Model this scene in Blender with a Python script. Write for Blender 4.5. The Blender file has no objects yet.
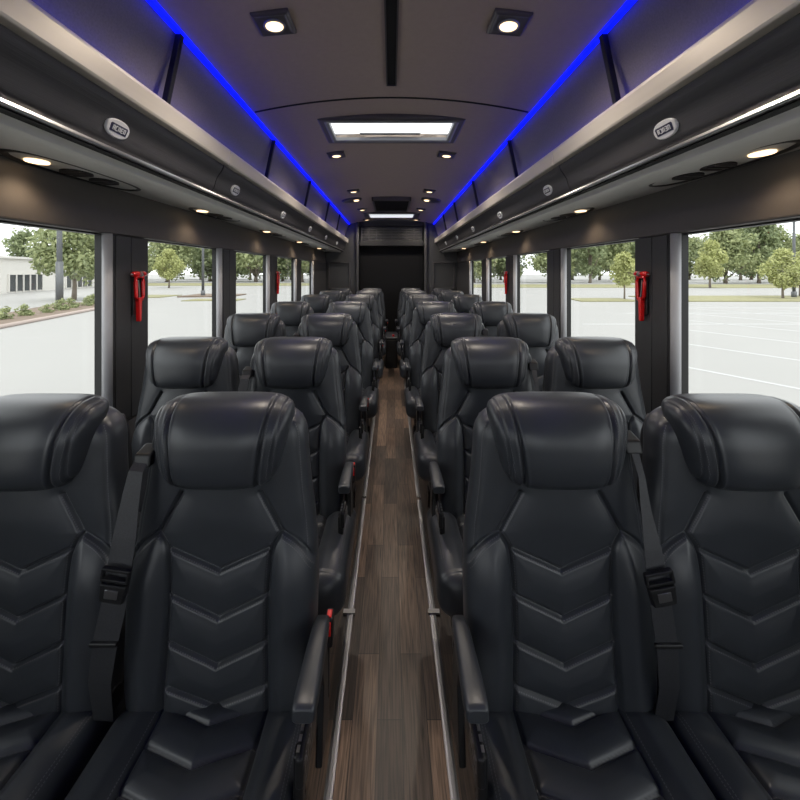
import bpy, math, random
import numpy as np
from mathutils import Vector, Matrix

S = bpy.context.scene
COL = S.collection
F = 403.0                      # focal length in pixels of the 800 px frame
EYE = 1.48                     # camera height above the bus floor
# ------------------------------------------------------------------ camera
cam_d = bpy.data.cameras.new('camera'); cam = bpy.data.objects.new('camera', cam_d); COL.objects.link(cam)
cam.location = (0, 0, EYE); cam.rotation_euler = (math.pi/2, 0, 0)
cam_d.sensor_width = 36.0; cam_d.lens = 36.0*F/800.0
cam_d.shift_x = 8.5/800; cam_d.shift_y = -128.5/800
cam_d.clip_start = 0.02; cam_d.clip_end = 600
S.camera = cam
# ------------------------------------------------------------------ sky, sun, exposure
wd = bpy.data.worlds.new('sky'); S.world = wd; wd.use_nodes = True
bg = wd.node_tree.nodes['Background']
bg.inputs[0].default_value = (0.95, 0.975, 1.0, 1); bg.inputs[1].default_value = 1.0
sun_d = bpy.data.lights.new('sun', 'SUN'); sun = bpy.data.objects.new('sun', sun_d); COL.objects.link(sun)
sun_d.energy = 0.9; sun_d.angle = math.radians(25); sun_d.color = (1, .96, .9)
sun.rotation_euler = (math.radians(28), math.radians(8), 0)
S.view_settings.view_transform = 'Standard'; S.view_settings.look = 'None'
S.view_settings.exposure = 1.33; S.view_settings.gamma = 1.0
S.view_settings.use_curve_mapping = False

DOWNLIGHT_W, READING_W, LED_STRENGTH = 9.5, .7, 1.15

# ------------------------------------------------------------------ helpers
def srgb(r, g, b):
    f = lambda c: (c/12.92 if c <= .04045 else ((c+.055)/1.055)**2.4)
    return (f(r/255), f(g/255), f(b/255), 1)

def mat(name, col, rough=.5, metal=0., spec=.5, emit=None, estr=0., coat=0.):
    m = bpy.data.materials.new(name); m.use_nodes = True
    p = m.node_tree.nodes['Principled BSDF']
    p.inputs['Base Color'].default_value = col if len(col) == 4 else (*col, 1)
    p.inputs['Roughness'].default_value = rough; p.inputs['Metallic'].default_value = metal
    p.inputs['Specular IOR Level'].default_value = spec
    p.inputs['Coat Weight'].default_value = coat
    if emit:
        p.inputs['Emission Color'].default_value = emit if len(emit) == 4 else (*emit, 1)
        p.inputs['Emission Strength'].default_value = estr
    return m

def nodes(m):
    nt = m.node_tree
    return nt, nt.nodes['Principled BSDF'], lambda t: nt.nodes.new(t), lambda a, b: nt.links.new(a, b)

def add_noise(m, scale, amount, bump=0., bscale=None, stretch=(1, 1, 1), dist=.002):
    """mottles the base colour a little and adds a fine bump"""
    nt, p, N, L = nodes(m)
    tc = N('ShaderNodeTexCoord'); mp = N('ShaderNodeMapping'); mp.inputs['Scale'].default_value = stretch
    L(tc.outputs['Object'], mp.inputs['Vector'])
    nz = N('ShaderNodeTexNoise'); nz.inputs['Scale'].default_value = scale; nz.inputs['Detail'].default_value = 4
    L(mp.outputs[0], nz.inputs['Vector'])
    base = tuple(p.inputs['Base Color'].default_value)
    mx = N('ShaderNodeMix'); mx.data_type = 'RGBA'
    mx.inputs[6].default_value = tuple(c*(1-amount) for c in base[:3])+(1,)
    mx.inputs[7].default_value = tuple(min(1, c*(1+amount)) for c in base[:3])+(1,)
    L(nz.outputs['Fac'], mx.inputs[0]); L(mx.outputs[2], p.inputs['Base Color'])
    if bump:
        nb = N('ShaderNodeTexNoise'); nb.inputs['Scale'].default_value = bscale or scale; nb.inputs['Detail'].default_value = 2
        L(mp.outputs[0], nb.inputs['Vector'])
        b = N('ShaderNodeBump'); b.inputs['Strength'].default_value = bump; b.inputs['Distance'].default_value = dist
        L(nb.outputs['Fac'], b.inputs['Height']); L(b.outputs[0], p.inputs['Normal'])
    return m

class MB:
    def __init__(s): s.v = []; s.f = []; s.m = []; s.sm = []
    def add(s, vs, fs, mi=0, smooth=False):
        o = len(s.v); s.v.extend(tuple(map(float, p)) for p in vs)
        for f in fs:
            s.f.append(tuple(int(i)+o for i in f)); s.m.append(mi); s.sm.append(smooth)
        return s
    def box(s, x0, x1, y0, y1, z0, z1, mi=0):
        if x0 > x1: x0, x1 = x1, x0
        if y0 > y1: y0, y1 = y1, y0
        if z0 > z1: z0, z1 = z1, z0
        v = [(x0,y0,z0),(x1,y0,z0),(x1,y1,z0),(x0,y1,z0),(x0,y0,z1),(x1,y0,z1),(x1,y1,z1),(x0,y1,z1)]
        return s.add(v, [(0,3,2,1),(4,5,6,7),(0,1,5,4),(1,2,6,5),(2,3,7,6),(3,0,4,7)], mi)
    def prism_y(s, prof, y0, y1, mi=0, smooth=False, mis=None):
        """closed (x,z) polygon run along y"""
        n = len(prof)
        a = sum(prof[i][0]*prof[(i+1) % n][1]-prof[(i+1) % n][0]*prof[i][1] for i in range(n))
        if a < 0: prof = prof[::-1]; mis = mis and (mis[:-1][::-1]+[mis[-1]])
        v = [(x, y0, z) for x, z in prof]+[(x, y1, z) for x, z in prof]
        o = len(s.v); s.v.extend(v)
        for i in range(n):
            j = (i+1) % n
            s.f.append((o+i, o+n+i, o+n+j, o+j)[::-1]); s.m.append(mis[i] if mis else mi); s.sm.append(smooth)
        s.f.append(tuple(o+i for i in range(n))); s.m.append(mi); s.sm.append(False)
        s.f.append(tuple(o+n+i for i in range(n))[::-1]); s.m.append(mi); s.sm.append(False)
        return s
    def tube(s, path, r, seg=8, mi=0, closed=False):
        P = [Vector(p) for p in path]; n = len(P); rings = []
        for i, p in enumerate(P):
            a = P[(i-1) % n] if closed or i > 0 else p
            b = P[(i+1) % n] if closed or i < n-1 else p
            t = (b-a).normalized()
            up = Vector((0, 0, 1)) if abs(t.z) < .9 else Vector((1, 0, 0))
            u = t.cross(up).normalized(); w = t.cross(u).normalized()
            rr = r[i] if isinstance(r, (list, tuple)) else r
            rings.append([p+u*(rr*math.cos(2*math.pi*k/seg))+w*(rr*math.sin(2*math.pi*k/seg)) for k in range(seg)])
        return s.loft(rings, mi, closed_path=closed)
    def loft(s, rings, mi=0, closed_path=False, caps=True, smooth=True):
        n = len(rings); m = len(rings[0]); o = len(s.v)
        for r in rings: s.v.extend(tuple(map(float, p)) for p in r)
        for i in range(n if closed_path else n-1):
            a = o+i*m; b = o+((i+1) % n)*m
            for k in range(m):
                l = (k+1) % m
                s.f.append((a+k, a+l, b+l, b+k)); s.m.append(mi); s.sm.append(smooth)
        if caps and not closed_path:
            s.f.append(tuple(o+k for k in range(m))[::-1]); s.m.append(mi); s.sm.append(False)
            s.f.append(tuple(o+(n-1)*m+k for k in range(m))); s.m.append(mi); s.sm.append(False)
        return s
    def cyl(s, c, axis, r, h, seg=20, mi=0, r2=None):
        c = Vector(c); a = Vector(axis).normalized()
        up = Vector((0, 0, 1)) if abs(a.z) < .9 else Vector((1, 0, 0))
        u = a.cross(up).normalized(); w = a.cross(u)
        rs = [(r, 0), (r2 if r2 is not None else r, h)]
        return s.loft([[c+a*d+u*(q*math.cos(2*math.pi*k/seg))+w*(q*math.sin(2*math.pi*k/seg)) for k in range(seg)] for q, d in rs], mi)
    def build(s, name, mats, parent=None, bevel=0., loc=None, recalc=True):
        me = bpy.data.meshes.new(name)
        me.from_pydata(s.v, [], s.f)
        for m in (mats if isinstance(mats, (list, tuple)) else [mats]): me.materials.append(m)
        me.polygons.foreach_set('material_index', s.m); me.polygons.foreach_set('use_smooth', s.sm)
        me.update()
        if recalc:
            import bmesh
            bm = bmesh.new(); bm.from_mesh(me); bmesh.ops.recalc_face_normals(bm, faces=bm.faces); bm.to_mesh(me); bm.free()
        o = bpy.data.objects.new(name, me); COL.objects.link(o)
        if parent: o.parent = parent
        if loc: o.location = loc
        if bevel:
            b = o.modifiers.new('bevel', 'BEVEL'); b.width = bevel; b.segments = 3; b.limit_method = 'ANGLE'
            b.angle_limit = math.radians(40); b.harden_normals = False
        return o

def tag(o, label, cat, group=None, kind=None):
    o['label'] = label; o['category'] = cat
    if group: o['group'] = group
    if kind: o['kind'] = kind
    return o
def struct(o, label=None):
    o['kind'] = 'structure'
    if label: o['label'] = label; o['category'] = o.name.split('_')[0]
    return o
def empty(name, loc=(0, 0, 0)):
    o = bpy.data.objects.new(name, None); COL.objects.link(o); o.location = loc; o.empty_display_size = .1
    return o
def kids(o): return [c for c in bpy.data.objects if c.parent == o]
def copy_tree(src, parent=None):
    c = src.copy(); COL.objects.link(c); c.parent = parent
    for ch in KIDS.get(src.name, ()): copy_tree(ch, c)
    return c
KIDS = {}
def index_kids():
    KIDS.clear()
    for o in bpy.data.objects:
        if o.parent: KIDS.setdefault(o.parent.name, []).append(o)

# ------------------------------------------------------------------ materials
M = {}
M['leather'] = add_noise(mat('black leather', (.035, .0390, .0460), .36, spec=.6), 14, .15, .08, 420, dist=.001)
M['stitch'] = mat('grey thread', (.13, .13, .137), .7)
M['plastic'] = mat('black plastic', (.012, .012, .013), .38)
M['dark_metal'] = mat('dark metal', (.02, .02, .022), .35, .6)
M['belt'] = add_noise(mat('black webbing', (.032, .033, .037), .45), 300, .5, .4, 500, dist=.001)
M['chrome'] = mat('chrome', (.90, .90, .90), .28, 1.)
M['steel'] = mat('satin steel', (.45, .45, .46), .3, 1.)
M['alu'] = mat('brushed aluminium', (.36, .36, .37), .38, 1.)
M['red'] = mat('red plastic', srgb(222, 20, 22), .3, coat=.4)
M['redbtn'] = mat('red button', srgb(225, 30, 25), .35)
M['white'] = mat('white enamel', (.92, .92, .94), .35)
M['navy'] = mat('navy enamel', srgb(26, 24, 70), .3)
M['ceil'] = add_noise(mat('headliner', (.45, .362, .30), .8, spec=.3), 40, .06, .15, 300)
M['wall'] = add_noise(mat('dark wall trim', (.085, .080, .080), .55), 30, .08, .1, 260)
M['header'] = add_noise(mat('window header trim', (.098, .090, .086), .6), 30, .08, .1, 260)
M['pillar'] = add_noise(mat('pillar trim', (.045, .045, .048), .5), 30, .08, .1, 200)
M['seal'] = mat('black rubber', (.006, .006, .006), .5)
M['edge'] = mat('grey edge trim', (.42, .42, .44), .35)
M['bin'] = add_noise(mat('bin face', (.066, .063, .067), .40), 30, .15, .25, 60, stretch=(1, .05, 8))
M['under'] = add_noise(mat('bin underside', (.74, .73, .69), .5), 30, .05)
M['rail'] = add_noise(mat('champagne rail', (.78, .72, .63), .42, .35), 50, .05, stretch=(1, .05, 1))
M['panel'] = add_noise(mat('rack lining', (.25, .22, .21), .65), 160, .25, .25, 300)
M['rear'] = add_noise(mat('rear trim', (.020, .020, .021), .45), 30, .1)
M['rear_l'] = add_noise(mat('rear side trim', (.075, .075, .077), .42), 30, .1)
M['screen'] = mat('black screen', (.004, .004, .0045), .55, spec=.25)
M['void'] = mat('black recess', (.003, .003, .003), .8)
M['led'] = mat('blue led', (.01, .02, .1), .5, emit=(.0006, .0035, 1.0), estr=LED_STRENGTH)
M['led_channel'] = mat('blue led channel', (.01, .02, .1), .5, emit=(.0006, .0035, 1.0), estr=2.0)
M['warm'] = mat('warm lens', (.8, .7, .6), .4, emit=(1.0, .68, .38), estr=1.15)
M['cool'] = mat('added skylight glow', (.8, .8, .8), .4, emit=(.93, .96, 1.0), estr=.34)  # added glow that brightens the rear skylight, not a lamp
M['bezel'] = mat('lamp bezel', (.13, .12, .12), .3, .4)
M['frost'] = mat('skylight frame', (.32, .32, .33), .4)

def glass_mat(name, tint, refl=.05):
    m = bpy.data.materials.new(name); m.use_nodes = True; nt = m.node_tree; nt.nodes.clear()
    out = nt.nodes.new('ShaderNodeOutputMaterial'); tr = nt.nodes.new('ShaderNodeBsdfTransparent'); gl = nt.nodes.new('ShaderNodeBsdfGlossy')
    mx = nt.nodes.new('ShaderNodeMixShader'); lw = nt.nodes.new('ShaderNodeLayerWeight'); lw.inputs['Blend'].default_value = .5
    pw = nt.nodes.new('ShaderNodeMath'); pw.operation = 'POWER'; pw.inputs[1].default_value = 5; nt.links.new(lw.outputs['Facing'], pw.inputs[0])
    fr = nt.nodes.new('ShaderNodeMath'); fr.operation = 'MULTIPLY_ADD'; fr.inputs[1].default_value = .35; fr.inputs[2].default_value = .02; nt.links.new(pw.outputs[0], fr.inputs[0])
    tr.inputs[0].default_value = (*tint, 1); gl.inputs['Roughness'].default_value = .02
    nt.links.new(fr.outputs[0], mx.inputs[0]); nt.links.new(tr.outputs[0], mx.inputs[1]); nt.links.new(gl.outputs[0], mx.inputs[2])
    nt.links.new(mx.outputs[0], out.inputs[0]); return m
M['glass'] = glass_mat('window glass', (.96, .97, .965))

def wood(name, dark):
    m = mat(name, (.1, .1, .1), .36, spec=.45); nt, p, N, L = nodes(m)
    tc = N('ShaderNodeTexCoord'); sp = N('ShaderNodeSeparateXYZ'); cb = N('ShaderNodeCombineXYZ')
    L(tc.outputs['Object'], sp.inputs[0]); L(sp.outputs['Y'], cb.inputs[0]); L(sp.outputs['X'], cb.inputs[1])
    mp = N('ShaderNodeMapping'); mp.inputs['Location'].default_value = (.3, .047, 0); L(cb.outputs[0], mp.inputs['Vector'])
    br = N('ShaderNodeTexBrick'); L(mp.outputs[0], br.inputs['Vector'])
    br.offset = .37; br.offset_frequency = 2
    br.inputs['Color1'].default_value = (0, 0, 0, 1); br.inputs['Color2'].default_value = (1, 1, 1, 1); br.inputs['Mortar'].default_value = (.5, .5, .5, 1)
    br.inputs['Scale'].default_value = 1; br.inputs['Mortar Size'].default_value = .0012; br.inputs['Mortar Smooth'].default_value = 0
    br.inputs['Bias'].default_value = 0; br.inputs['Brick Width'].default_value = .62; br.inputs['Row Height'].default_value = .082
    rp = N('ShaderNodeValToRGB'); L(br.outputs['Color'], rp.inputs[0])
    k = .38 if dark else 1.0  # side planks: darker wood, with the shadow around the seats put into the colour
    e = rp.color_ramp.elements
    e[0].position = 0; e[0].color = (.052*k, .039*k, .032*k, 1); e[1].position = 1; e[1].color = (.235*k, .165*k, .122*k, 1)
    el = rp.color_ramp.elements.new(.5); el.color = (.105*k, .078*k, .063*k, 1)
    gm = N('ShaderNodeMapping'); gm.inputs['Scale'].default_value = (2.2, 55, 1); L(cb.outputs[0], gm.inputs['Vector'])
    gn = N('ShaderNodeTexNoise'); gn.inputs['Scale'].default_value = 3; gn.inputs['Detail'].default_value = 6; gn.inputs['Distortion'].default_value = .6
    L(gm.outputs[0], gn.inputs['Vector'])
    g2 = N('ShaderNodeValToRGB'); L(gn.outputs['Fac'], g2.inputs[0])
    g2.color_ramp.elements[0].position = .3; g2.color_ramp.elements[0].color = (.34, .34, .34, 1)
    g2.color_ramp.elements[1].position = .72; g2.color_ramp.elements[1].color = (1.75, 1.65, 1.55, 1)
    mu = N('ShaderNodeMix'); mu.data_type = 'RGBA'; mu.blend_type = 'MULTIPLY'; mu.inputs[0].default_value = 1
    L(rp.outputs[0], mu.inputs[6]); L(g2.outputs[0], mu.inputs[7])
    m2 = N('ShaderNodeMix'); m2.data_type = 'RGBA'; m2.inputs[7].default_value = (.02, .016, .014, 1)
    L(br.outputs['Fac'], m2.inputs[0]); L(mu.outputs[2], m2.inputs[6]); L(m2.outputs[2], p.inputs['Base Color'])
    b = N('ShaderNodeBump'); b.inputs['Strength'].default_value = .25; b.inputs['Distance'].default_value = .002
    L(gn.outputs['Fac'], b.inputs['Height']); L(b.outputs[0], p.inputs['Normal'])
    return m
M['wood'] = wood('plank floor', False); M['wood_d'] = wood('shaded dark plank floor', True)

# ------------------------------------------------------------------ bus shell
Y0, Y1 = -2.5, 7.4            # front and rear ends of the interior
WX = 1.20                     # inner face of the side walls; glass stands at 1.25
Z = lambda rel: EYE+rel       # heights measured from the camera
def ceil_z(x): return Z(.957-.08*(x/.75)**2)

fl = MB()
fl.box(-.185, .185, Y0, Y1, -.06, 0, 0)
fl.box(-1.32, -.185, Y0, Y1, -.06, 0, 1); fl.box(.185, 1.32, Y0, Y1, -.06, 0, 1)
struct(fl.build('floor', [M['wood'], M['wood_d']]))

# windows: ends on the glass plane and starts behind the pillars
WIN = [(-1.36, -.52), (-.24, .60), (.86, 1.70), (1.98, 2.82), (3.10, 3.94), (4.22, 5.06), (5.34, 6.18)]
SILL, WTOP = .80, Z(.165)
for side, s in (('left', -1), ('right', 1)):
    w = MB()
    w.box(s*WX, s*1.32, Y0, Y1, 0, SILL)                                     # lower wall
    hd = MB(); hd.prism_y([(s*1.20, Z(.163)), (s*1.32, Z(.163)), (s*1.32, Z(.40)), (s*1.225, Z(.40)), (s*1.215, Z(.30))], Y0, Y1)
    wo = struct(w.build('wall_'+side, M['wall']))
    hd.build('window_header', M['header'], wo, bevel=.008)
    edges = [Y0]+[e for a in WIN for e in a]+[Y1]
    for i in range(0, len(edges), 2):
        a, b = edges[i], edges[i+1]
        p = MB(); p.box(s*(WX+.002), s*1.268, a+(.0 if i == 0 else .038), b, SILL, Z(.163))
        po = p.build('pillar', M['pillar'], wo, bevel=.012)
        # shallow pilaster with a groove down the middle
        if b > .5 and a < 6:
            c = (a+b)/2+.01
            g = MB(); g.box(s*(WX-.006), s*(WX+.01), a+.05, c-.002, SILL+.01, Z(.158)); g.box(s*(WX-.006), s*(WX+.01), c+.002, b-.002, SILL+.01, Z(.158))
            g.build('pillar_cover', M['pillar'], po, bevel=.003)
        if i > 0:   # rounded pale edging at the window's rear jamb
            t = MB()
            t.loft([[(s*(WX+.016+.020*math.cos(q)), a+.024+.020*math.sin(q), z) for q in np.linspace(0, 2*math.pi, 16, endpoint=False)] for z in (SILL, Z(.163))])
            t.build('edge_trim', M['edge'], po)
    for n, (a, b) in enumerate(WIN):
        wn = struct(empty('window_%d' % (n+1+(0 if s < 0 else len(WIN))), (s*1.26, (a+b)/2, (SILL+WTOP)/2)))
        hh = (WTOP-SILL)/2; hl = (b-a)/2
        g = MB(); g.box(-.003, .003, -hl-.01, hl+.035, -hh-.01, hh+.02); g.build('window_glass', M['glass'], wn)
        fr = MB()
        fr.box(-.018, .018, -hl-.02, -hl+.008, -hh-.02, hh+.02); fr.box(-.018*s-.02, -.018*s+.02, hl+.012, hl+.052, -hh-.02, hh+.02)
        fr.box(-.018, .018, -hl, hl, -hh-.02, -hh+.01); fr.box(-.018, .018, -hl, hl+.03, hh-.008, hh+.02)
        fr.build('window_frame', M['seal'], wn)

# ceiling with two roof openings
SKY = [(-.405, .405, 2.50, 2.86), (-.37, .37, 6.50, 6.90)]
xs = sorted(set([round(v, 3) for v in np.linspace(-.765, .765, 25)]+[-.405, .405, -.37, .37]))
ys = [Y0, 0, 2.213, 2.50, 2.86, 4, 6.50, 6.90, Y1]
cb = MB()
for i in range(len(xs)-1):
    for j in range(len(ys)-1):
        cx, cy = (xs[i]+xs[i+1])/2, (ys[j]+ys[j+1])/2
        if any(a < cx < b and c < cy < d for a, b, c, d in SKY): continue
        q = [(xs[i], ys[j]), (xs[i+1], ys[j]), (xs[i+1], ys[j+1]), (xs[i], ys[j+1])]
        vs = [(x, y, ceil_z(x)) for x, y in q]+[(x, y, ceil_z(x)+.03) for x, y in q]
        cb.add(vs, [(0, 3, 2, 1), (4, 5, 6, 7), (0, 1, 5, 4), (1, 2, 6, 5), (2, 3, 7, 6), (3, 0, 4, 7)], 0, False)
ceil = struct(cb.build('ceiling', M['ceil'], recalc=True))
for pgn in ceil.data.polygons: pgn.use_smooth = False
sm = MB(); sm.tube([(x, 2.213, ceil_z(x)-.001) for x in np.linspace(-.75, .75, 31)], .006, 6); sm.build('seam', M['seal'], ceil)
# dark recessed slot down the middle of the front panel
sl = MB(); sl.box(-.020, .020, Y0+.1, 2.05, Z(.9565)-.004, Z(.957)+.012, 0)
sl.box(-.026, -.020, Y0+.1, 2.056, Z(.957)-.012, Z(.957), 1); sl.box(.020, .026, Y0+.1, 2.056, Z(.957)-.012, Z(.957), 1); sl.box(-.026, .026, 2.05, 2.056, Z(.957)-.012, Z(.957), 1)
tag(sl.build('ceiling_slot', [M['void'], M['bezel']]), 'long narrow black slot along the middle of the front ceiling panel', 'ceiling slot')

# outer roof skin, with the same openings
rf = MB()
for a, b, c, d in [(-1.32, 1.32, Y0-.1, 2.40), (-1.32, 1.32, 3.35, 6.40), (-1.32, 1.32, 7.45, Y1+.1), (-1.32, -.50, 2.40, 3.35), (.50, 1.32, 2.40, 3.35), (-1.32, -.50, 6.4, 7.45), (.50, 1.32, 6.4, 7.45)]:
    rf.box(a, b, c, d, Z(1.02), Z(1.05))
for s in (-1, 1): rf.box(s*1.29, s*1.32, Y0-.1, Y1+.1, Z(.38), Z(1.03))
struct(rf.build('roof', M['rear']))

# front bulkhead with the windscreen behind the camera
fw = MB()
fw.box(-1.32, 1.32, Y0-.1, Y0, -.06, 1.02); fw.box(-1.32, 1.32, Y0-.1, Y0, 2.05, Z(1.03)); fw.box(-1.32, -1.12, Y0-.1, Y0, 1.02, 2.05); fw.box(1.12, 1.32, Y0-.1, Y0, 1.02, 2.05)
fwo = struct(fw.build('wall_front', M['wall']))
g = MB(); g.box(-1.13, 1.13, Y0-.06, Y0-.05, 1.01, 2.06); g.build('windscreen', M['glass'], fwo)

# rear wall: side panels, pillars, bay with vent grille and black screen
rw = MB(); rw.box(-1.32, 1.32, Y1+.25, Y1+.3, -.06, Z(1.03))
rwo = struct(rw.build('wall_rear', M['rear']))
for s in (-1, 1):
    p = MB(); p.box(s*.60, s*1.32, Y1, Y1+.25, 0, Z(1.0)); po = p.build('corner_panel', M['rear_l'], rwo, bevel=.01)
    f_ = MB()
    for a, b, c, d in ((.76, 1.16, Z(.155), Z(.175)), (.76, 1.16, Z(-.32), Z(-.30)), (.76, .78, Z(-.32), Z(.175)), (1.14, 1.16, Z(-.32), Z(.175))):
        f_.box(s*a, s*b, Y1-.025, Y1+.002, c, d)
    f_.build('panel_frame', M['bezel'], po, bevel=.006)
    t = MB(); t.box(s*.60, s*.655, Y1-.05, Y1+.2, 0, Z(.93)); t.build('bay_pillar', M['rear_l'], po, bevel=.02)
b = MB()
b.box(-.60, .60, Y1+.10, Y1+.25, Z(.58), Z(1.0)); b.box(-.60, .60, Y1+.02, Y1+.25, Z(.47), Z(.58)); b.box(-.62, .62, Y1+.02, Y1+.25, Z(.83), Z(1.0))
b.build('upper_panel', M['rear'], rwo, bevel=.01)
gr = MB()
for z in np.linspace(.595, .80, 8): gr.box(-.56, .56, Y1+.06, Y1+.11, Z(z), Z(z)+.010)
for x in np.linspace(-.56, .56, 9): gr.box(x-.006, x+.006, Y1+.07, Y1+.11, Z(.585), Z(.815))
tag(gr.build('vent_grille', M['rear_l']), 'black slatted air vent grille high on the rear wall', 'vent grille')
sc = MB(); sc.box(-.60, .60, Y1+.14, Y1+.19, .30, Z(.335)); sc.build('rear_screen', M['screen'], rwo, bevel=.006)
vd = MB(); vd.box(-.60, .60, Y1+.2, Y1+.24, Z(.33), Z(.47)); vd.build('recess', M['void'], rwo)

# ------------------------------------------------------------------ overhead racks
SEAMS = [Y0, 1.98, 4.30, Y1]
POSTS = [.28, 1.465, 2.64, 3.82, 4.98, 6.03]
BADGES = [1.262, 2.215, 3.19, 4.25, 5.29, 6.36]
def overhead(side, s):
    P = lambda pts: [(s*x, Z(z)) for x, z in pts]
    root = empty('overhead_rack', (0, 0, 0))
    tag(root, 'overhead luggage rack above the %s windows with pale rail, badges and blue light line' % side, 'luggage rack', 'overhead luggage racks')
    e = .004
    m = MB(); m.prism_y(P([(.778, .885), (.872, .60), (.872, .52), (1.30, .52), (1.30, 1.01), (.778, 1.01)]), Y0, Y1)
    m.build('rack_lining', M['panel'], root)
    face = [(.822, .530), (.826, .512), (.833, .497), (.846, .478), (.857, .460), (.864, .442), (.868, .425), (.873, .410), (.884, .396), (.90, .390), (.99, .40), (.99, .53)]
    for k in range(3):
        m = MB(); m.prism_y(P(face), SEAMS[k]+e, SEAMS[k+1]-e, 0, True)
        o = m.build('bin_door', M['bin'], root)
        for q, pg in enumerate(o.data.polygons):
            if abs(pg.normal.y) > .9: pg.use_smooth = False
        o.modifiers.new('edges', 'EDGE_SPLIT').split_angle = math.radians(50)
    for k in range(3):
        a = SEAMS[k]+(e if k else 0); c = SEAMS[k+1]-(e if k < 2 else 0)
        m = MB(); m.prism_y(P([(.797, .522), (.793, .530), (.790, .585), (.793, .597), (.800, .602), (.812, .602), (.83, .60), (.83, .522)]), a, c)
        m.build('rail', M['rail'], root, bevel=.003)
    m = MB(); m.prism_y(P([(.877, .377), (.874, .382), (.876, .390), (.892, .394), (.895, .377)]), Y0, Y1); m.build('chrome_trim', M['chrome'], root)
    m = MB(); m.prism_y(P([(.886, .372), (.896, .384), (1.225, .384), (1.225, .372)]), Y0, Y1, 0); m.build('dark_gap', M['void'], root)
    m = MB(); m.prism_y(P([(.915, .374), (.93, .352), (.955, .350), (1.225, .366), (1.225, .374)]), Y0, Y1); m.build('underside', M['under'], root, bevel=.004)
    # blue light line tucked below the ceiling's edge, and a second in the channel behind the rail
    m = MB(); m.box(s*.757, s*.777, Y0, Y1-.05, Z(.857), Z(.872)); m.build('light_strip', M['led'], root)
    m = MB(); m.box(s*.836, s*.862, Y0, Y1-.05, Z(.580), Z(.592)); m.build('light_strip', M['led_channel'], root)
    for y in POSTS:
        m = MB(); m.loft([[(s*x, y-.012, Z(z)), (s*x, y+.012, Z(z)), (s*(x+.022), y+.012, Z(z)), (s*(x+.022), y-.012, Z(z))] for x, z in ((.812, .60), (.756, .868))], smooth=False)
        m.build('post', M['plastic'], root, bevel=.003)
    # oval badges lying on the bin face, which leans outwards
    for y in BADGES:
        base = Vector((s*.861, y, Z(.447))); n = Vector((-s*.93, 0, -.36)).normalized()
        up = Vector((-s*.36, 0, .93)); up = (up-n*up.dot(n)).normalized(); al = Vector((0, 1, 0))
        def pt(a, b_, h): return base+al*a+up*b_+n*h
        def oval(a, b_, h, seg=28, p=2.3):
            return [pt(a*math.copysign(abs(math.cos(t))**(2/p), math.cos(t)), b_*math.copysign(abs(math.sin(t))**(2/p), math.sin(t)), h) for t in np.linspace(0, 2*math.pi, seg, endpoint=False)]
        m = MB(); m.loft([oval(.052, .0285, -.006), oval(.052, .0285, .005), oval(.048, .025, .0075)])
        bo = m.build('badge', M['white'], root)
        m = MB(); c6 = [(-.038, .010), (-.034, .013), (.034, .013), (.038, .010), (.036, -.013), (-.036, -.013)]
        m.loft([[pt(a, b_, .006) for a, b_ in c6], [pt(a, b_, .0085) for a, b_ in c6]], smooth=False)
        m.build('badge_field', M['navy'], bo)
        m = MB()
        def bar(a0, b0, a1, b1, w=.0016):
            d = Vector((a1-a0, b1-b0)).normalized(); q = Vector((-d.y, d.x))*w
            cs = [(a0+q.x, b0+q.y), (a1+q.x, b1+q.y), (a1-q.x, b1-q.y), (a0-q.x, b0-q.y)]
            m.loft([[pt(a, b_, .008) for a, b_ in cs], [pt(a, b_, .0098) for a, b_ in cs]], smooth=False)
        for k in range(5):
            c = (-.024+.012*k)*(-s)
            bar(c-.003, -.007, c-.003, .007); bar(c-.003, .0065, c+.004, .0065)
            if k % 2: bar(c-.003, -.0065, c+.004, -.0065)
            else: bar(c+.0035, -.007, c+.0035, .007)
            if k in (0, 3): bar(c-.003, 0, c+.003, 0)
        m.build('badge_lettering', M['white'], bo)
    return root
overhead('left', -1); overhead('right', 1)

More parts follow.
